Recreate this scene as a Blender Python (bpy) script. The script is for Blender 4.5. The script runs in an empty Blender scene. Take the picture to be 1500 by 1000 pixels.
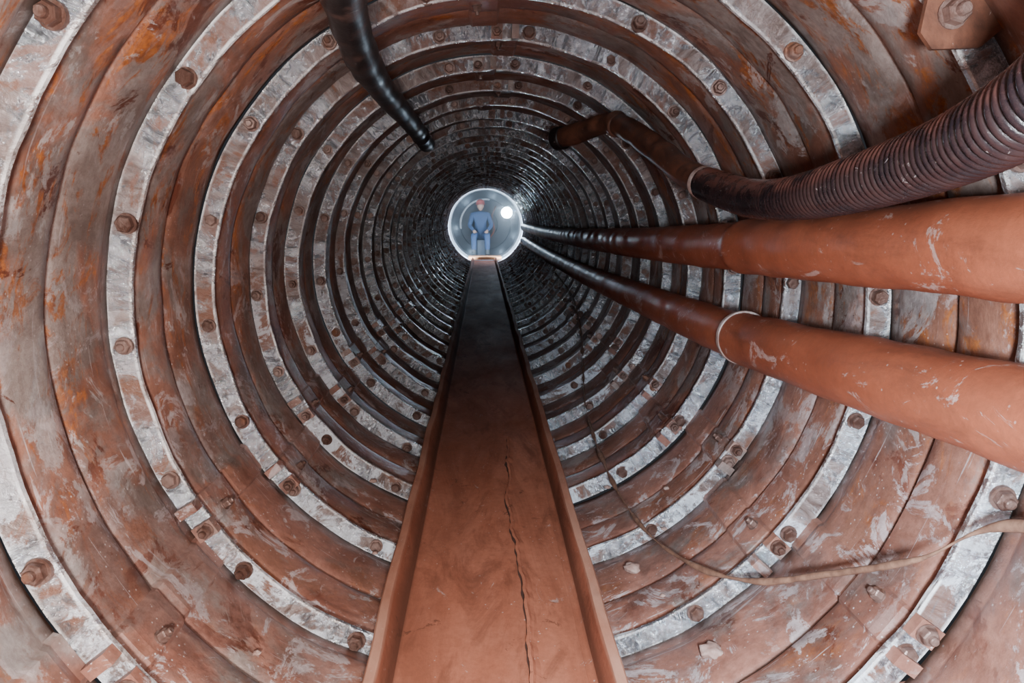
import bpy, bmesh, math, random
from mathutils import Vector, Matrix, noise
random.seed(7)
AX, AZ = 0.050, -0.22      # tunnel axis
PITCH = 0.45
Y_B = 1.5
K0, K1 = -5, 31
Y_END = Y_B + PITCH*K1

# ---------------------------------------------------------------- materials
class N:
    def __init__(s, name):
        s.m = bpy.data.materials.new(name); s.m.use_nodes = True
        s.nt = s.m.node_tree; s.nt.nodes.clear()
        s.out = s.nt.nodes.new('ShaderNodeOutputMaterial')
        s.b = s.nt.nodes.new('ShaderNodeBsdfPrincipled')
        s.nt.links.new(s.b.outputs[0], s.out.inputs[0])
        s.tc = s.nt.nodes.new('ShaderNodeTexCoord')
        s.geo = s.nt.nodes.new('ShaderNodeNewGeometry')
    def L(s, a, b):
        s.nt.links.new(a, b)
    def setv(s, sock, v):
        if isinstance(v, bpy.types.NodeSocket): s.L(v, sock)
        elif isinstance(v, (tuple, list)) and len(v) == 3 and sock.type == 'RGBA': sock.default_value = (*v, 1)
        else: sock.default_value = v
    def mapping(s, src, scale, loc=(0,0,0)):
        n = s.nt.nodes.new('ShaderNodeMapping'); s.L(src, n.inputs[0])
        n.inputs['Scale'].default_value = scale; n.inputs['Location'].default_value = loc
        return n.outputs[0]
    def noise(s, vec, scale=5, detail=6, rough=0.6, dist=0.0):
        n = s.nt.nodes.new('ShaderNodeTexNoise'); s.L(vec, n.inputs['Vector'])
        n.inputs['Scale'].default_value = scale; n.inputs['Detail'].default_value = detail
        n.inputs['Roughness'].default_value = rough; n.inputs['Distortion'].default_value = dist
        return n.outputs[0]
    def vor(s, vec, scale=5):
        n = s.nt.nodes.new('ShaderNodeTexVoronoi'); s.L(vec, n.inputs['Vector'])
        n.inputs['Scale'].default_value = scale
        return n.outputs['Distance']
    def ramp(s, fac, a, b, ca=0.0, cb=1.0):
        n = s.nt.nodes.new('ShaderNodeMapRange'); n.clamp = True
        s.L(fac, n.inputs[0]); n.inputs[1].default_value = a; n.inputs[2].default_value = b
        n.inputs[3].default_value = ca; n.inputs[4].default_value = cb
        return n.outputs[0]
    def mix(s, fac, a, b):
        n = s.nt.nodes.new('ShaderNodeMix'); n.data_type = 'RGBA'
        s.setv(n.inputs[0], fac); s.setv(n.inputs[6], a); s.setv(n.inputs[7], b)
        return n.outputs[2]
    def math(s, op, a, b=0.0):
        n = s.nt.nodes.new('ShaderNodeMath'); n.operation = op; n.use_clamp = False
        s.setv(n.inputs[0], a); s.setv(n.inputs[1], b)
        return n.outputs[0]
    def sep(s, vec):
        n = s.nt.nodes.new('ShaderNodeSeparateXYZ'); s.L(vec, n.inputs[0]); return n.outputs
    def bump(s, h, strength=0.3, dist=0.01):
        n = s.nt.nodes.new('ShaderNodeBump'); s.L(h, n.inputs['Height'])
        n.inputs['Strength'].default_value = strength; n.inputs['Distance'].default_value = dist
        s.L(n.outputs[0], s.b.inputs['Normal'])
    def fin(s, col, rough=0.5, metal=0.0, spec=None):
        s.setv(s.b.inputs['Base Color'], col); s.setv(s.b.inputs['Roughness'], rough)
        s.setv(s.b.inputs['Metallic'], metal)
        if spec is not None: s.b.inputs['Specular IOR Level'].default_value = spec
        return s.m

prof = [(0,.802,1),(0,.753,1),(.0025,.750,1),(.0115,.750,1),(.014,.753,1),(.014,.800,0),
        (.030,.800,0),(.046,.788,0),(.060,.776,0),(.08,.772,0),(.165,.772,0),(.190,.775,0),(.199,.783,0),(.203,.798,0),
        (.212,.800,0),(.218,.793,0),(.235,.786,0),(.265,.782,0),(.365,.782,0),(.39,.786,0),(.408,.795,0),(.42,.801,0),(.4499,.802,0)]
vacc = []; _a = 0
for i, p in enumerate(prof):
    if i: _a += math.hypot(p[0]-prof[i-1][0], p[1]-prof[i-1][1])
    vacc.append(_a)
VG = (vacc[13]+vacc[14])/2; VF = vacc[5]; VE = vacc[-1]

def mat_pan(name='rusty_clay_lining', bands=True):
    n = N(name); P = n.geo.outputs['Position']; x, y, z = n.sep(P)
    big = n.noise(P, 2.6, 6, .65, .6); mid = n.noise(P, 5, 9, .68, .5); fine = n.noise(P, 55, 8, .75)
    c = n.mix(n.ramp(mid, .36, .64), (.15, .062, .040), (.36, .17, .118))
    c = n.mix(n.ramp(big, .485, .55), c, n.mix(n.ramp(mid, .4, .6), (.20, .15, .13), (.39, .32, .29)))
    if bands:
        uv = n.tc.outputs['UV']; u, v, w_ = n.sep(uv)
        streak = n.noise(n.mapping(uv, (2.6, 5, 1)), 2.4, 10, .78, .9)
        rust = n.math('MULTIPLY', n.ramp(streak, .525, .585), n.ramp(z, -.9, .1, .35, .95))
        c = n.mix(rust, c, n.mix(n.ramp(fine, .35, .65), (.44, .14, .026), (.24, .06, .016)))
    dk = n.ramp(n.noise(n.mapping(P, (1, 1, 1), (4, 2, 7)), 4.0, 10, .76, .9), .57, .595)
    c = n.mix(n.math('MULTIPLY', dk, .9), c, (.11, .026, .012))
    zn = n.ramp(n.noise(n.mapping(P, (1, 1, 1), (14, 6, 3)), 4.5, 10, .76, .5), .55, .575)
    c = n.mix(n.math('MULTIPLY', zn, .65), c, (.46, .43, .42))
    low = n.ramp(z, -.25, -.75)
    clay = n.ramp(n.noise(n.mapping(P, (1, 1, 1), (9, 2, 1)), 4, 8, .7), .42, .52)
    c = n.mix(n.math('MULTIPLY', low, n.math('MULTIPLY', clay, .8)), c, n.mix(n.ramp(mid, .4, .6), (.25, .105, .076), (.39, .19, .145)))
    lime = n.ramp(n.noise(n.mapping(P, (1, 1, 1), (3, 8, 1)), 7, 10, .78, 1.0), .55, .58)
    c = n.mix(n.math('MULTIPLY', lime, n.ramp(z, .2, -.8, .10, .85)), c, (.56, .48, .48))
    if bands:
        dr = n.ramp(n.noise(n.mapping(uv, (1.6, 30, 1), (3, 1, 0)), 1.6, 6, .6, 1.2), .65, .67)
        c = n.mix(n.math('MULTIPLY', dr, n.ramp(z, .3, -.5, .1, .7)), c, (.60, .52, .52))
    sp = n.math('MULTIPLY', n.ramp(n.vor(P, 75), .11, .15, 1, 0), n.ramp(n.noise(P, 9, 3, .5), .50, .56))
    c = n.mix(n.math('MULTIPLY', sp, n.ramp(z, .2, -.6, .2, .85)), c, (.70, .62, .60))
    c = n.mix(n.ramp(fine, .4, .65, 0, .4), c, (.10, .042, .03))
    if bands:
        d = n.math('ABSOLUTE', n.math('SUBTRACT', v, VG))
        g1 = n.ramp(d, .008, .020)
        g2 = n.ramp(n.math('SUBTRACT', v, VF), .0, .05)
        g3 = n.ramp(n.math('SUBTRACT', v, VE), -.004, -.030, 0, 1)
        c = n.mix(n.math('MULTIPLY', g1, n.math('MULTIPLY', g2, g3)), (.03, .014, .009), c)  # crease shade put into the colour, in the groove and beside the flanges
    n.bump(n.math('ADD', mid, n.math('MULTIPLY', fine, .35)), .42, .012)
    return n.fin(c, n.ramp(mid, .3, .7, .50, .32), n.math('MULTIPLY', n.ramp(big, .485, .55), .4))

def mat_flange():
    n = N('galvanised_flange'); P = n.geo.outputs['Position']; x, y, z = n.sep(P)
    uv = n.tc.outputs['UV']; u, v, w = n.sep(uv)
    st = n.noise(n.mapping(uv, (22, 7, 1)), 1.6, 8, .7, 1.0)
    bl = n.noise(P, 4.2, 10, .76, .6)
    c = n.mix(n.ramp(st, .38, .60), (.18, .19, .21), (.80, .83, .88))
    dirt = n.ramp(bl, .49, .53)
    c = n.mix(n.math('MULTIPLY', dirt, .9), c, n.mix(n.ramp(st, .4, .6), (.16, .10, .08), (.32, .24, .215)))
    rust = n.ramp(n.noise(n.mapping(P, (1, 1, 1), (5, 5, 2)), 3.6, 10, .78, .9), .52, .56)
    c = n.mix(n.math('MULTIPLY', rust, .85), c, (.19, .08, .048))
    edge = n.math('MAXIMUM', n.ramp(v, .007, .002), n.ramp(v, .046, .049))
    c = n.mix(n.math('MULTIPLY', edge, n.ramp(bl, .60, .50)), c, (.82, .80, .79))
    lime = n.ramp(n.noise(n.mapping(P, (1, 1, 1), (3, 18, 1)), 6, 9, .75, 1.2), .48, .53)
    c = n.mix(n.math('MULTIPLY', lime, n.ramp(z, -.1, -.6, .05, .9)), c, (.76, .81, .88))
    fine = n.noise(P, 60, 6, .7)
    n.bump(n.math('ADD', n.math('MULTIPLY', st, 1.0), n.math('MULTIPLY', fine, .5)), .6, .016)
    me = n.math('MULTIPLY', n.ramp(rust, 0, 1, 1, .15), n.ramp(dirt, 0, 1, .95, .35))
    return n.fin(c, n.ramp(st, .3, .7, .34, .17), me)

def mat_bolt():
    n = N('rusty_bolt'); P = n.geo.outputs['Position']
    a = n.noise(P, 14, 6, .7); f = n.noise(P, 90, 4, .7)
    c = n.mix(n.ramp(a, .42, .6), (.10, .048, .035), (.25, .165, .14))
    c = n.mix(n.ramp(n.noise(P, 4, 4, .6), .60, .67), c, (.23, .09, .045))
    n.bump(f, .5, .004)
    return n.fin(c, .40, .45)

def mat_pipe(name, ca, cb, white=.62, rough=.42, spec=.5, lip=False, mud=False):
    n = N(name); P = n.geo.outputs['Position']
    S = n.mapping(P, (1, .35, 1))
    a = n.noise(S, 6, 6, .6, .3); f = n.noise(P, 60, 6, .75)
    c = n.mix(n.ramp(a, .3, .7), ca, cb)
    w = n.ramp(n.noise(n.mapping(P, (1, .5, 1), (3, 1, 4)), 10, 9, .78, 1.0), white, white+.03)
    c = n.mix(n.math('MULTIPLY', w, .6), c, (.62, .49, .45))
    sp = n.math('MULTIPLY', n.ramp(n.vor(P, 50), .08, .12, 1, 0), n.ramp(n.noise(P, 7, 3, .5), .47, .53))
    c = n.mix(n.math('MULTIPLY', sp, .6), c, (.66, .50, .45))
    d = n.ramp(n.noise(n.mapping(P, (1, .3, 1), (8, 1, 4)), 9, 8, .7, .6), .53, .66)
    c = n.mix(n.math('MULTIPLY', d, .55), c, (.12, .042, .025))
    c = n.mix(n.ramp(f, .4, .65, 0, .25), c, (.12, .05, .03))
    if mud:
        m1 = n.ramp(n.noise(n.mapping(P, (1, .22, 1), (2, 5, 4)), 5, 9, .72, .8), .46, .62)
        c = n.mix(n.math('MULTIPLY', m1, .5), c, (.17, .06, .035))
        m2 = n.ramp(n.noise(n.mapping(P, (1, 1, 1), (6, 5, 4)), 8, 9, .78, .8), .62, .64)
        c = n.mix(n.math('MULTIPLY', m2, .7), c, (.10, .04, .025))
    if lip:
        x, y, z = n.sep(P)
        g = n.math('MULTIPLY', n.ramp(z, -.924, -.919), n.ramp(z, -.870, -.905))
        c = n.mix(n.math('MULTIPLY', g, .72), c, (.10, .045, .03))  # lip shading put into the colour: dark foot, lighter worn top
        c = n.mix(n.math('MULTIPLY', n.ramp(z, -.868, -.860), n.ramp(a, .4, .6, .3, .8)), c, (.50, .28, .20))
    n.bump(n.math('ADD', a, n.math('MULTIPLY', f, .25)), .3, .01)
    return n.fin(c, n.ramp(a, .3, .7, rough+.12, rough-.05), 0, spec)

def mat_hose(name, base, dust, lo=.45, hi=.65, rough=.35, top=False):
    n = N(name); P = n.geo.outputs['Position']; nx, ny, nz = n.sep(n.geo.outputs['Normal'])
    a = n.noise(P, 12, 7, .7, .5); f = n.noise(P, 70, 5, .7)
    fac = n.ramp(a, lo, hi)
    if top: fac = n.math('MULTIPLY', fac, n.ramp(nz, .1, .9, .08, 1))
    c = n.mix(fac, base, dust)
    scr = n.ramp(n.noise(n.mapping(P, (1, .6, 1), (2, 2, 2)), 22, 6, .8, 2.5), .64, .67)
    c = n.mix(n.math('MULTIPLY', scr, .55), c, (.55, .50, .48))
    n.bump(f, .2, .004)
    return n.fin(c, n.ramp(a, .3, .7, rough, rough+.2), 0)

def mat_simple(name, col, rough=.5, metal=0, col2=None, scale=20):
    n = N(name); P = n.geo.outputs['Position']
    a = n.noise(P, scale, 6, .65)
    c = n.mix(n.ramp(a, .35, .65), col, col2 or tuple(v*.6 for v in col))
    n.bump(a, .3, .005)
    return n.fin(c, rough, metal)

def mat_emit(name, col, st):
    n = N(name)
    n.b.inputs['Emission Color'].default_value = (*col, 1); n.b.inputs['Emission Strength'].default_value = st
    return n.fin(col, .5)

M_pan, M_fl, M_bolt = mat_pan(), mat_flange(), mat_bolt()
M_seam = mat_pan('rusty_seam_plate', False)
M_pipe = mat_pipe('terracotta_painted_pipe', (.27, .072, .035), (.44, .135, .07), .575, .40, .45)
M_walk = mat_pipe('clay_stained_steel', (.32, .105, .058), (.48, .185, .115), .64, .72, .1, True, True)
M_sheet = mat_pipe('clay_stained_sheet', (.34, .115, .065), (.50, .195, .12), .64, .72, .1, False, True)
M_ribbed = mat_hose('dusty_ribbed_rubber', (.014, .010, .013), (.28, .11, .08), .40, .62, .18, True)
M_dkpipe = mat_hose('dark_rusty_pipe', (.055, .025, .018), (.18, .07, .04), .38, .62, .38)
M_black = mat_hose('scuffed_black_rubber', (.014, .010, .010), (.09, .05, .04), .5, .70, .34)
M_tape = mat_simple('white_sealing_tape', (.66, .57, .53), .6, 0, (.28, .17, .14), 30)
M_cable = mat_simple('muddy_cable', (.26, .145, .095), .6, 0, (.12, .06, .04), 40)
M_mortar = mat_simple('mortar', (.42, .30, .26), .85, 0, (.26, .15, .12), 45)

# ---------------------------------------------------------------- mesh utils
def mesh_obj(name, verts, faces, mats, midx=None, uvs=None, smooth=True, parent=None):
    me = bpy.data.meshes.new(name); me.from_pydata(verts, [], faces); me.update()
    for m in mats: me.materials.append(m)
    if midx: me.polygons.foreach_set('material_index', midx)
    if smooth: me.polygons.foreach_set('use_smooth', [True]*len(me.polygons))
    if uvs:
        ul = me.uv_layers.new(name='UVMap'); fl = []
        for uvf in uvs:
            for t in uvf: fl.extend(t)
        ul.data.foreach_set('uv', fl)
    o = bpy.data.objects.new(name, me); bpy.context.scene.collection.objects.link(o)
    if parent: o.parent = parent
    return o

def empty(name, loc=(0,0,0)):
    e = bpy.data.objects.new(name, None); e.empty_display_size = .1; e.location = loc
    bpy.context.scene.collection.objects.link(e); return e

def catmull(pts, n=16):
    P = [Vector(p) for p in pts]; P = [P[0]*2-P[1]] + P + [P[-1]*2-P[-2]]; out = []
    for i in range(1, len(P)-2):
        a, b, c, d = P[i-1], P[i], P[i+1], P[i+2]
        for j in range(n):
            t = j/n
            out.append(.5*((2*b)+(c-a)*t+(2*a-5*b+4*c-d)*t*t+(3*b-a-3*c+d)*t**3))
    out.append(P[-2].copy()); return out

def resample(pts, step):
    out = [pts[0]]; acc = 0; prev = pts[0]
    for p in pts[1:]:
        seg = (p-prev).length
        while seg > 1e-9 and acc+seg >= step:
            t = (step-acc)/seg; prev = prev.lerp(p, t); out.append(prev.copy()); seg = (p-prev).length; acc = 0
        acc += seg; prev = p
    return out

def tube_data(pts, rfun, seg=24, wob=0.0):
    V, F = [], []; n = len(pts)
    t0 = (pts[1]-pts[0]).normalized(); up = Vector((0,0,1))
    nrm = (up - t0*up.dot(t0)).normalized(); s = 0
    for i, p in enumerate(pts):
        t = (pts[min(i+1, n-1)]-pts[max(i-1, 0)]).normalized()
        nrm = (nrm - t*nrm.dot(t)).normalized(); bi = t.cross(nrm)
        if i: s += (p-pts[i-1]).length
        r = rfun(s)
        for j in range(seg):
            a = 2*math.pi*j/seg; d = nrm*math.cos(a)+bi*math.sin(a)
            rr = r
            if wob: rr += wob*noise.noise((p+d*r)*9)
            V.append(p+d*rr)
    for i in range(n-1):
        for j in range(seg):
            k = (j+1) % seg
            F.append((i*seg+j, i*seg+k, (i+1)*seg+k, (i+1)*seg+j))
    F.append(tuple(range(seg))[::-1]); F.append(tuple((n-1)*seg+j for j in range(seg)))
    return V, F

def tube(name, ctrl, rfun, mat, step=.03, seg=24, wob=0.0, parent=None):
    pts = resample(catmull(ctrl, 40), step)
    if not callable(rfun): r0 = rfun; rfun = lambda s: r0
    V, F = tube_data(pts, rfun, seg, wob)
    return mesh_obj(name, V, F, [mat], parent=parent)

def P3(ang, r, y, cx=AX, cz=AZ):
    return Vector((cx+r*math.cos(ang), y, cz+r*math.sin(ang)))

# ---------------------------------------------------------------- tunnel lining
SEG = 180
V, F, MI, UV = [], [], [], []
ring_off = {}
for k in range(K0, K1):
    y0 = Y_B+PITCH*k
    ox, oz = random.uniform(-.006, .006), random.uniform(-.006, .006); ring_off[k] = (ox, oz)
    fr = random.uniform(-.004, .003)
    base = len(V); np_ = len(prof)
    for i, (dy, r, m) in enumerate(prof):
        for j in range(SEG):
            a = -math.pi/2 + 2*math.pi*j/SEG
            q = Vector((math.cos(a)*2.2, (y0+dy)*1.3, math.sin(a)*2.2))
            rr = r + .005*noise.noise(q*1.7)
            if m == 0: rr += .003*noise.noise(q*4+Vector((5,5,5)))
            if r < .76: rr += fr+.003*noise.noise(q*4)+.0012*noise.noise(q*14)
            yy = y0+dy+.009*noise.noise(q*1.2+Vector((9,0,0)))
            if m == 1: yy += .002*noise.noise(q*6)
            if m == 0: yy += .006*noise.noise(q*1.6+Vector((0,9,0)))*math.sin(math.pi*min(1, max(0, (dy-.014)/.43)))
            V.append((AX+ox+rr*math.cos(a), yy, AZ+oz+rr*math.sin(a)))
    for i in range(np_-1):
        for j in range(SEG):
            j2 = (j+1) % SEG
            F.append((base+i*SEG+j, base+i*SEG+j2, base+(i+1)*SEG+j2, base+(i+1)*SEG+j))
            MI.append(1 if i < 5 else 0)
            u0, u1 = j/SEG*5.03+k*1.37, (j+1)/SEG*5.03+k*1.37
            UV.append(((u0, vacc[i]), (u1, vacc[i]), (u1, vacc[i+1]), (u0, vacc[i+1])))
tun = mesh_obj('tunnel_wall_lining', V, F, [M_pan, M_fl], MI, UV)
bpy.context.view_layer.objects.active = tun; tun.select_set(True)
try: bpy.ops.object.shade_smooth_by_angle(angle=math.radians(35))
except Exception as e: print(e)
tun.select_set(False)

# ---------------------------------------------------------------- bolts (one mass object)
def hexbolt(V, F, c, ax, r=.019, h=.014, rot=0, stub=True, washer=True):
    ax = ax.normalized(); t = ax.orthogonal().normalized(); b = ax.cross(t)
    def disc(n, rad, hh, ro=0):
        i0 = len(V)
        for j in range(n):
            a = 2*math.pi*j/n+ro
            V.append(c+ax*hh+t*rad*math.cos(a)+b*rad*math.sin(a))
        return i0
    def wall(i0, i1, n):
        for j in range(n): F.append((i0+j, i0+(j+1)%n, i1+(j+1)%n, i1+j))
    def cap(i0, n): F.append(tuple(i0+j for j in range(n)))
    z = 0
    if washer:
        a0 = disc(16, r*1.22, -.006); a1 = disc(16, r*1.22, .003); wall(a0, a1, 16); cap(a1, 16); z = .003
    a0 = disc(6, r, z, rot); a1 = disc(6, r, z+h*.82, rot); a2 = disc(6, r*.86, z+h, rot)
    wall(a0, a1, 6); wall(a1, a2, 6); cap(a2, 6)
    if stub:
        a0 = disc(12, r*.52, z+h*.9); a1 = disc(12, r*.52, z+h*1.45); a2 = disc(12, r*.42, z+h*1.6)
        wall(a0, a1, 12); wall(a1, a2, 12); cap(a2, 12)
BV, BF = [], []
for k in range(K0, K1):
    y0 = Y_B+PITCH*k; ox, oz = ring_off[k]
    for i in range(18):
        a = math.radians(3.5+20*i+random.uniform(-1.6, 1.6))
        if abs(math.degrees(a) % 360-270) < 16: continue
        c = P3(a, .7735, y0-.001, AX+ox, AZ+oz)
        hexbolt(BV, BF, c, Vector((random.uniform(-.12,.12), -1, random.uniform(-.12,.12))), r=random.uniform(.0145,.0175), h=random.uniform(.012,.017), rot=random.uniform(0, 1), stub=random.random() < .5)
SV, SF = [], []
def box(V, F, c, ex, ey, ez, sx, sy, sz):
    i0 = len(V)
    for kx in (-1, 1):
        for ky in (-1, 1):
            for kz in (-1, 1):
                V.append(c+ex*sx*kx/2+ey*sy*ky/2+ez*sz*kz/2)
    for f in ((0,1,3,2),(4,6,7,5),(0,4,5,1),(2,3,7,6),(0,2,6,4),(1,5,7,3)): F.append(tuple(i0+q for q in f))
for k in range(K0, K1):
    y0 = Y_B+PITCH*k; ox, oz = ring_off[k]
    sh = 3.0 if k % 2 else -3.0
    for ad in (90, 215, 321):
        ac = math.radians(ad+sh+random.uniform(-.9, .9)); hw = math.radians(3.4)
        i0 = len(SV); A = 9
        rows = [(dy, r) for (dy, r, m) in prof[6:]]
        for dy, r in rows:
            for j in range(A):
                a = ac-hw+2*hw*j/(A-1)
                drop = .0065 if 0 < j < A-1 else -.004
                SV.append(P3(a, r-drop, y0+dy, AX+ox, AZ+oz))
        for i in range(len(rows)-1):
            for j in range(A-1):
                SF.append((i0+i*A+j, i0+i*A+j+1, i0+(i+1)*A+j+1, i0+(i+1)*A+j))
        er = Vector((math.cos(ac), 0, math.sin(ac))); et = Vector((-math.sin(ac), 0, math.cos(ac))); ey = Vector((0,1,0))
        box(SV, SF, P3(ac-hw*.62, .770, y0-.012, AX+ox, AZ+oz), et, ey, er, .022, .030, .044)
        box(SV, SF, P3(ac+hw*.62, .768, y0-.008, AX+ox, AZ+oz), et, ey, er, .034, .020, .046)
        hexbolt(BV, BF, P3(ac+hw*.45, .766, y0+.11, AX+ox, AZ+oz), -er, r=.011, rot=random.random())
        hexbolt(BV, BF, P3(ac+hw*.62, .765, y0-.018, AX+ox, AZ+oz), Vector((0,-1,0)), r=.014, rot=random.random())
mesh_obj('lining_bolts', BV, BF, [M_bolt], smooth=False, parent=tun)
mesh_obj('lining_seam_plates', SV, SF, [M_seam], smooth=False, parent=tun)

# bracket upper right
br = empty('steel_bracket')
ab = math.radians(40); er = Vector((math.cos(ab), 0, math.sin(ab))); et = Vector((-math.sin(ab), 0, math.cos(ab))); ey = Vector((0,1,0))
c0 = P3(ab, .80, 1.035)
outl = [(-.06, 0), (-.06, -.04), (-.02, -.092), (.008, -.092), (.050, -.045), (.050, 0)]
bv = []
for dy in (0, .008):
    for t, r in outl: bv.append(c0+et*t+er*r+ey*(dy-.010))
n = len(outl); bf = [tuple(range(n))[::-1], tuple(range(n, 2*n))]+[(i, (i+1)%n, n+(i+1)%n, n+i) for i in range(n)]
mesh_obj('plate', bv, bf, [M_dkpipe], smooth=False, parent=br)
bv, bf = [], []
hexbolt(bv, bf, c0+er*-.045+ey*-.010, -ey, r=.017, h=.018)
mesh_obj('bolt', bv, bf, [M_bolt], smooth=False, parent=br)

# ---------------------------------------------------------------- walkway channel
wk = empty('walkway_channel')
def channel(name, ya, yb, seed):
    pr = [(-.236, -.862), (-.232, -.857), (-.214, -.858), (-.186, -.921), (-.180,-.925), (.218, -.925), (.225,-.921), (.243, -.857), (.262, -.855), (.266, -.860),
          (.262,-.866), (.250, -.866), (.232, -.933), (-.192, -.933), (-.220, -.866), (-.232,-.867)]
    ns = int((yb-ya)/.03); ys = [ya+(yb-ya)*i/ns for i in range(ns+1)]
    V, F = [], []; n = len(pr)
    for y in ys:
        wx = .004*noise.noise(Vector((seed, y*1.1, 0)))
        for i, (x, z) in enumerate(pr):
            lip = 1 if z > -.9 else .08
            side = -1 if x < 0 else 1
            V.append((x+wx+lip*.009*noise.noise(Vector((seed+side*7, y*2.6, 0))), y, z+lip*.006*noise.noise(Vector((y*3, seed, side*2)))))
    for a in range(len(ys)-1):
        for i in range(n):
            j = (i+1) % n
            F.append((a*n+i, a*n+j, (a+1)*n+j, (a+1)*n+i))
    F.append(tuple(range(n))); F.append(tuple((len(ys)-1)*n+i for i in range(n))[::-1])
    mesh_obj(name, V, F, [M_walk], parent=wk, smooth=False)
channel('channel_beam', -.6, Y_END-.15, 1)
M_crack = mat_simple('crack_dark', (.08, .03, .018), .9)  # flat dark strip along the raised sheet edge
ys = [-.6+.012*i for i in range(int(3.6/.012))]
def crack(y):
    return .085+.009*math.sin(y*4.6+.5)+.018*noise.noise(Vector((y*5, 0, 3)))+.006*noise.noise(Vector((y*22, 2, 3)))
V, F = [], []
for y in ys:
    w = crack(y); g = .003+.004*max(0, noise.noise(Vector((y*5, 7, 1)))+.2)
    V += [(w-g, y, -.9245), (w+.010, y, -.9245)]
for a in range(len(ys)-1): F.append((a*2, a*2+1, a*2+3, a*2+2))
mesh_obj('crack_gap', V, F, [M_crack], parent=wk, smooth=False)
V, F = [], []
for y in ys:
    w = crack(y); h = .011+.009*noise.noise(Vector((y*4, 9, 1)))
    for x, z in ((w+.001, -.9235+h-.003), (w-.002, -.9235+h), (w+.005, -.9225+h), (w+.011, -.9225+h*.5), (w+.022, -.922), (.205, -.9222), (.206, -.9255)):
        V.append((x, y, z))
for a in range(len(ys)-1):
    for i in range(6): F.append((a*7+i, a*7+i+1, (a+1)*7+i+1, (a+1)*7+i))
mesh_obj('floor_sheet', V, F, [M_sheet], parent=wk, smooth=False)

# ---------------------------------------------------------------- pipes on the right
def coupling(name, ctrl_pt, dirv, r, w, mat, parent):
    d = Vector(dirv).normalized(); c = Vector(ctrl_pt)
    pts = [c+d*(w*(i/8-.5)) for i in range(9)]
    V, F = tube_data(pts, lambda s: r if .1*w < s < .9*w else r-.004, 36)
    return mesh_obj(name, V, F, [mat], parent=parent)

up = empty('slurry_pipe')
cu = [(.690,.15,-.020),(.693,.5,-.025),(.694,.93,-.041),(.6995,1.93,-.082),(.697,3.2,-.12),(.693,5,-.155),(.690,8,-.19),(.690,12.5,-.20)]
def upr(s): return .071 if s < 1.80 else (.071-.004*min(1, (s-1.80)/.02))
tube('pipe_run', cu, upr, M_pipe, .02, 48, .004, up)
lp = empty('slurry_pipe')
cl = [(.725,.1,-.22),(.725,.5,-.24),(.723,.942,-.267),(.703,1.95,-.328),(.698,3.2,-.362),(.690,5,-.395),(.68,8,-.42),(.68,12.5,-.425)]
def lpr(s): return .070 if s < 1.86 else (.070-.005*min(1, (s-1.86)/.02))
tube('pipe_run', cl, lpr, M_pipe, .02, 48, .004, lp)
coupling('tape_ring', (.703,1.955,-.328), (-.02,1,-.05), .0735, .022, M_tape, lp)

# ---------------------------------------------------------------- ribbed hose + dark pipe
hs = empty('ribbed_suction_hose')
ch = [(.50,.45,.20),(.535,.62,.155),(.5707,.788,.106),(.613,1.055,.070),(.6235,1.434,.036),(.615,1.709,.038),(.589,1.971,.080)]
pts = resample(catmull(ch, 60), .0016)
RP = .0165
tot = .0016*len(pts)
def rib(s):
    ph = (s % RP)/RP
    amp = .0095*min(1, max(0, (tot-.36-s)/.35))
    b = math.sin(ph*math.pi)**.8
    return .0425+.0015*min(1,max(0,(s-tot+.5)/.2)) - amp*.40 + amp*b
V, F = tube_data(pts, rib, 40)
mesh_obj('corrugated_hose', V, F, [M_ribbed], parent=hs)
dk = [(.589,1.971,.080),(.575,2.15,.125),(.556,2.345,.188),(.530,2.60,.270),(.500,2.80,.328),(.467,2.90,.342),(.4165,2.98,.332),(.36,3.08,.318),(.309,3.16,.312)]
tube('steel_pipe_run', dk, lambda s: .040, M_dkpipe, .02, 32, .005, hs)
coupling('tape_wrap', (.588,1.985,.083), (-.1,1,.25), .0440, .030, M_tape, hs)
coupling('elbow_collar', (.497,2.815,.331), (-.2,1,.5), .045, .05, M_dkpipe, hs)
coupling('end_collar', (.32,3.145,.313), (-.7,.9,-.05), .048, .05, M_black, hs)

# ---------------------------------------------------------------- black hose on the left
bh = empty('black_air_hose')
cb = [(-.17,.3,.38),(-.19,.8,.378),(-.2135,1.19,.377),(-.245,1.404,.3755),(-.286,1.9,.366),(-.298,2.5,.371),(-.293,3.2,.372),(-.29,3.95,.36)]
tube('hose_run', cb, lambda s: .040+.0012*math.sin(s*9)+.0005*math.sin(s*31), M_black, .01, 32, .004, bh)
coupling('clamp', (-.291,3.6,.367), (0,1,0), .0435, .03, M_black, bh)

# ---------------------------------------------------------------- loose cable
cc = [(.73,.55,-.33),(.722,.917,-.414),(.667,1.051,-.529),(.609,1.236,-.6475),(.538,1.377,-.731),(.469,1.573,-.789),(.423,1.872,-.8285),
      (.4065,2.329,-.8365),(.44,3.09,-.83),(.52,3.8,-.78),(.599,4.53,-.691),(.66,5.58,-.587),(.68,7,-.54)]
tube('loose_cable', cc, .0058, M_cable, .012, 10, .008)

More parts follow.
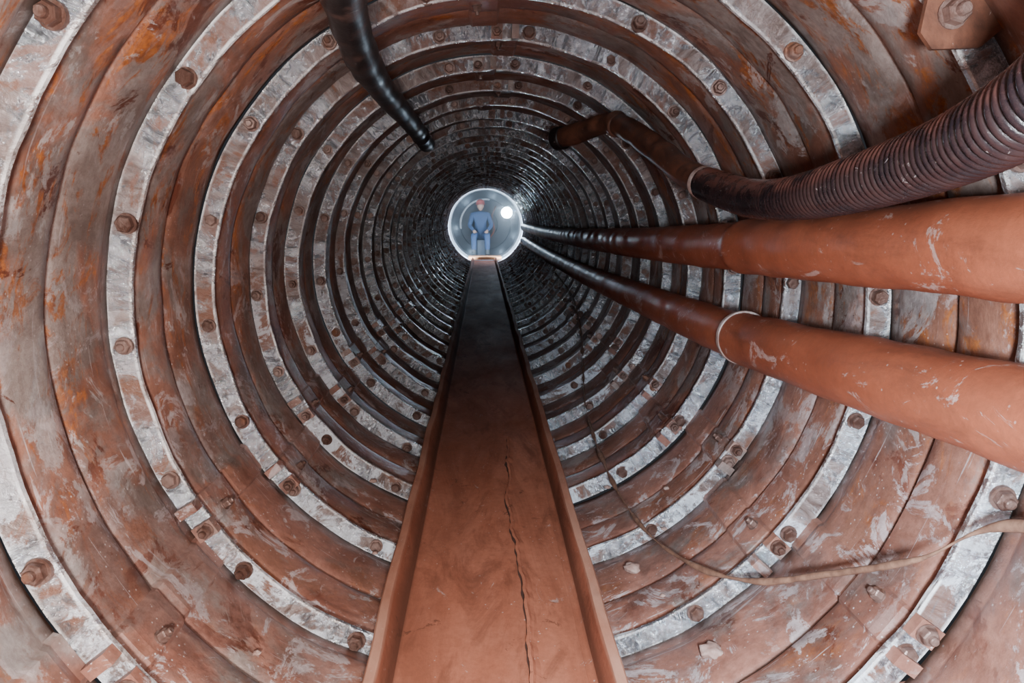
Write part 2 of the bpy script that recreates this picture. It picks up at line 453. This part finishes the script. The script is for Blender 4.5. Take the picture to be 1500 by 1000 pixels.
# ---------------------------------------------------------------- mortar rubble
bm = bmesh.new()
def lump(c, s, sq=.5, sd=0):
    r = bmesh.ops.create_icosphere(bm, subdivisions=3, radius=1)
    for v in r['verts']:
        d = v.co.copy(); k = 1+.45*noise.noise(d*1.6+Vector((sd, sd, 0)))+.15*noise.noise(d*4+Vector((sd,0,0)))
        v.co = Vector((d.x*s*k, d.y*s*k*.9, d.z*s*k*sq))+Vector(c)
for i, (ad, y, s) in enumerate([(296,1.80,.022),(302,1.36,.024),(299,1.62,.008),(305,1.9,.008),(308,1.15,.010),(243,1.9,.008),(237,2.35,.012),(298,2.35,.010),(231,1.3,.008),(300,1.25,.007),(310,2.1,.009)]):
    lump(P3(math.radians(ad), .770, y), s, .55, i*3.1)
me = bpy.data.meshes.new('mortar_rubble'); bm.to_mesh(me); bm.free(); me.materials.append(M_mortar)
for p in me.polygons: p.use_smooth = True
ro = bpy.data.objects.new('mortar_rubble', me); bpy.context.scene.collection.objects.link(ro)

# ---------------------------------------------------------------- far shield chamber
M_can = mat_simple('shield_steel', (.82, .86, .92), .5, 0, (.62, .68, .76), 8)
M_bulk = mat_simple('bulkhead_steel', (.07, .09, .125), .45, .2, (.03, .04, .06), 5)
V, F = [], []; S = 96
ycs = [Y_END-.02, Y_END, Y_END+.9, Y_END+.95, Y_END+1.0, Y_END+2.3]
rcs = [.90, .785, .785, .765, .785, .785]
for y, r in zip(ycs, rcs):
    for j in range(S): V.append(P3(2*math.pi*j/S, r, y))
for i in range(len(ycs)-1):
    for j in range(S): F.append((i*S+j, i*S+(j+1)%S, (i+1)*S+(j+1)%S, (i+1)*S+j))
can = mesh_obj('wall_shield_chamber', V, F, [M_can], smooth=False)
yb = Y_END+2.3; V, F = [], []
for y, r in ((yb, .80), (yb, .60), (yb-.05, .58), (yb-.05, .30), (yb+.05, .28)):
    for j in range(S): V.append(P3(2*math.pi*j/S, r, y))
for i in range(4):
    for j in range(S): F.append((i*S+j, i*S+(j+1)%S, (i+1)*S+(j+1)%S, (i+1)*S+j))
F.append(tuple(4*S+j for j in range(S)))
mesh_obj('bulkhead_plate', V, F, [M_bulk], smooth=False, parent=can)
arc = [P3(math.radians(a), .58, yb-.25) for a in range(80, 195, 8)]
tube('hydraulic_pipe', arc, .024, M_can, .03, 12, 0, can)
tube('cable_loop', [(.3,yb-.1,.2),(.2,yb-.25,-.05),(.25,yb-.25,-.35),(.1,yb-.1,-.6)], .02, M_pipe, .03, 10, 0, can)
M_wood = mat_simple('orange_timber', (.65, .28, .12), .6, 0, (.42, .17, .07), 12)
cv, cf = [], []
for i in range(4):
    box(cv, cf, Vector((AX-.02, Y_END+.25+.2*i, AZ-.68)), Vector((1,0,0)), Vector((0,1,0)), Vector((0,0,1)), .70, .13, .05)
mesh_obj('timber_sleepers', cv, cf, [M_wood], smooth=False, parent=can)
# haze volumes added to imitate lens glow, in and just outside the chamber
def air(name, ya, yb2, rad, dens):
    V, F = [], []
    for y in (ya, yb2):
        for j in range(32): V.append(P3(2*math.pi*j/32, rad, y))
    for j in range(32): F.append((j, (j+1)%32, 32+(j+1)%32, 32+j))
    F.append(tuple(range(32))[::-1]); F.append(tuple(range(32, 64)))
    mh = bpy.data.materials.new(name); mh.use_nodes = True; nt = mh.node_tree; nt.nodes.clear()
    o_ = nt.nodes.new('ShaderNodeOutputMaterial'); vs = nt.nodes.new('ShaderNodeVolumeScatter')
    vs.inputs['Density'].default_value = dens; vs.inputs['Color'].default_value = (.82, .92, 1, 1); vs.inputs['Anisotropy'].default_value = .45
    nt.links.new(vs.outputs[0], o_.inputs['Volume'])
    mesh_obj(name, V, F, [mh], smooth=False, parent=can)
air('glow_haze_chamber', Y_END+.03, Y_END+1.25, .755, .55)
air('glow_haze_tunnel', Y_END-2.0, Y_END-.01, .735, .16)

# floodlight
fl = empty('floodlight')
lc = Vector((.50, Y_END+.45, .05))
V, F = tube_data([lc+Vector((0, -.0, 0)), lc+Vector((0, .03, 0)), lc+Vector((0, .10, 0)), lc+Vector((0,.13,0))], lambda s: .125 if s < .05 else .08, 28)
mesh_obj('housing', V, F, [M_bulk], parent=fl)
V = [lc+Vector((.115*math.cos(2*math.pi*j/28), -.004, .115*math.sin(2*math.pi*j/28))) for j in range(28)]
mesh_obj('lens', V, [tuple(range(28))], [mat_emit('flood_lens', (.70, .85, 1), 120)], smooth=False, parent=fl)
tube('stem', [lc+Vector((0,.08,0)), lc+Vector((.10,.08,.03)), lc+Vector((.20,.08,.05))], .018, M_bulk, .02, 10, 0, fl)

# worker sitting on a crate
wkr = empty('worker', (-.06, Y_END+1.60, -.97))
M_blue = mat_simple('blue_overalls', (.04, .07, .14), .8, 0, (.025, .045, .10), 20)
M_skin = mat_simple('skin', (.38, .23, .17), .55, 0, (.32, .19, .14), 20)
M_red = mat_simple('red_hard_hat', (.30, .06, .05), .3, 0, (.25, .05, .04), 20)
M_boot = mat_simple('rubber_boots', (.04, .04, .04), .5)
def skinned(name, joints, edges, radii, mat, sub=2):
    me = bpy.data.meshes.new(name); me.from_pydata(joints, edges, []); me.materials.append(mat)
    o = bpy.data.objects.new(name, me); bpy.context.scene.collection.objects.link(o); o.parent = wkr
    sk = o.modifiers.new('Skin', 'SKIN')
    for v, r in zip(me.skin_vertices[0].data, radii): v.radius = (r, r)
    me.skin_vertices[0].data[0].use_root = True
    ss = o.modifiers.new('Sub', 'SUBSURF'); ss.levels = sub; ss.render_levels = sub
    sk.use_smooth_shade = True
    return o
J = [(0,0,.53),(0,-.03,.74),(0,-.06,.94),(0,-.07,1.06),
     (-.18,-.05,.97),(-.25,-.14,.74),(-.16,-.34,.63),(.18,-.05,.97),(.25,-.14,.74),(.16,-.34,.63),
     (-.10,-.02,.50),(-.15,-.42,.53),(-.15,-.42,.16),(.10,-.02,.50),(.15,-.42,.53),(.15,-.42,.16)]
E = [(0,1),(1,2),(2,3),(2,4),(4,5),(5,6),(2,7),(7,8),(8,9),(0,10),(10,11),(11,12),(0,13),(13,14),(14,15)]
R = [.14,.13,.15,.055,.07,.05,.035,.07,.05,.035,.10,.075,.055,.10,.075,.055]
skinned('body', J, E, R, M_blue)
for sx in (-1, 1):
    hj = [(sx*.16,-.34,.63),(sx*.13,-.41,.60)]; he = [(0,1)]; hr = [.028,.032]
    for f in range(4):
        hj += [(sx*(.155-.016*f), -.455, .592), (sx*(.155-.016*f), -.485+.004*abs(f-1.5), .575)]; b = 2+2*f
        he += [(1,b),(b,b+1)]; hr += [.010,.008]
    hj += [(sx*.095,-.40,.60),(sx*.085,-.43,.585)]; he += [(1,10),(10,11)]; hr += [.011,.009]
    skinned('hand_l' if sx < 0 else 'hand_r', hj, he, hr, M_skin)
    skinned('boot_l' if sx < 0 else 'boot_r', [(sx*.15,-.42,.24),(sx*.15,-.42,.07),(sx*.16,-.60,.05)], [(0,1),(1,2)], [.065,.06,.045], M_boot)
bm = bmesh.new(); bmesh.ops.create_uvsphere(bm, u_segments=24, v_segments=18, radius=1)
for v in bm.verts:
    d = v.co.copy(); v.co = Vector((d.x*.078, d.y*.095, d.z*.118))
    if d.y < -.6: v.co.y -= .012*max(0, 1-abs(d.z+.1)*3)*max(0, 1-abs(d.x)*5)
    if d.z < -.4: v.co.x *= .85
    v.co += Vector((0,-.09,1.18))
me = bpy.data.meshes.new('head'); bm.to_mesh(me); bm.free(); me.materials.append(M_skin)
for p in me.polygons: p.use_smooth = True
h = bpy.data.objects.new('head', me); bpy.context.scene.collection.objects.link(h); h.parent = wkr
V, F = [], []
for z, r in ((1.20,.135),(1.205,.135),(1.212,.105),(1.25,.103),(1.29,.085),(1.315,.05),(1.322,.01)):
    for j in range(24):
        a = 2*math.pi*j/24; V.append((r*.92*math.cos(a), -.09+r*1.1*math.sin(a), z))
for i in range(6):
    for j in range(24): F.append((i*24+j, i*24+(j+1)%24, (i+1)*24+(j+1)%24, (i+1)*24+j))
F.append(tuple(6*24+j for j in range(24)))
mesh_obj('hard_hat', V, F, [M_red], parent=wkr)
cv, cf = [], []
box(cv, cf, Vector((0,.03,.23)), Vector((1,0,0)), Vector((0,1,0)), Vector((0,0,1)), .40, .32, .36)
mesh_obj('crate_seat', cv, cf, [M_bulk], smooth=False, parent=wkr)

# ---------------------------------------------------------------- lights
def aim(o, loc, target):
    o.location = loc
    o.rotation_euler = (Vector(target)-Vector(loc)).to_track_quat('-Z', 'Y').to_euler()
    bpy.context.scene.collection.objects.link(o)
def area(name, loc, target, size, power, col):
    l = bpy.data.lights.new(name, 'AREA'); l.shape = 'DISK'; l.size = size; l.energy = power; l.color = col
    aim(bpy.data.objects.new(name, l), loc, target)
def spot(name, loc, target, power, col, cone=90, blend=.9, r=.06):
    l = bpy.data.lights.new(name, 'SPOT'); l.energy = power; l.color = col; l.spot_size = math.radians(cone)
    l.spot_blend = blend; l.shadow_soft_size = r
    aim(bpy.data.objects.new(name, l), loc, target)
def tgt(deg, y): return P3(math.radians(deg), .78, y)
spot('wall_fill_spot', (-.10,-.10,-.05), tgt(150, .68), 210, (1,.95,.91), 82, 1)  # unseen fill spots added around the camera, lighting only the near walls
spot('wall_fill_spot', (.15,-.10,-.05), tgt(35, .68), 185, (.88,.94,1), 82, 1)
spot('wall_fill_spot', (-.05,-.10,-.2), tgt(225, .72), 200, (1,.94,.90), 82, 1)
spot('wall_fill_spot', (.10,-.10,-.1), tgt(315, .82), 370, (.76,.88,1), 82, 1)
spot('wall_fill_spot', (.05,-.15,.1), tgt(270, .85), 100, (1,.93,.88), 80, 1)
spot('wall_fill_spot', (.05,-.15,-.1), tgt(95, .75), 60, (.9,.94,1), 82, 1)
area('portal_daylight', (.0,-.55,.05), (.05,3,-.3), .5, .6, (.85,.92,1))
for deg in (20, 75, 130, 185, 240, 300, 340):  # unseen spots added inside the collar to brighten the chamber rim
    a = math.radians(deg)
    spot('rim_fill_spot', P3(a, .60, Y_END+.10), P3(a, .785, Y_END+.55), 75, (.60,.79,1), 130, .8, .03)
# the floodlight's own beam back up the drive
spot('floodlight_beam', lc+Vector((0,-.03,0)), lc+Vector((-.25,-4,.25)), 110, (.62,.81,1), 42, .9, .06)

w = bpy.data.worlds.new('World'); w.use_nodes = True; bpy.context.scene.world = w
w.node_tree.nodes['Background'].inputs[0].default_value = (.75,.82,.95,1)
w.node_tree.nodes['Background'].inputs[1].default_value = .03

cam = bpy.data.cameras.new('camera'); cam.lens = 26; cam.sensor_width = 36; cam.clip_start = .02
co = bpy.data.objects.new('camera', cam); co.location = (0,0,0)
co.rotation_euler = (math.radians(90-9.7), 0, math.radians(-2.2))
bpy.context.scene.collection.objects.link(co); bpy.context.scene.camera = co
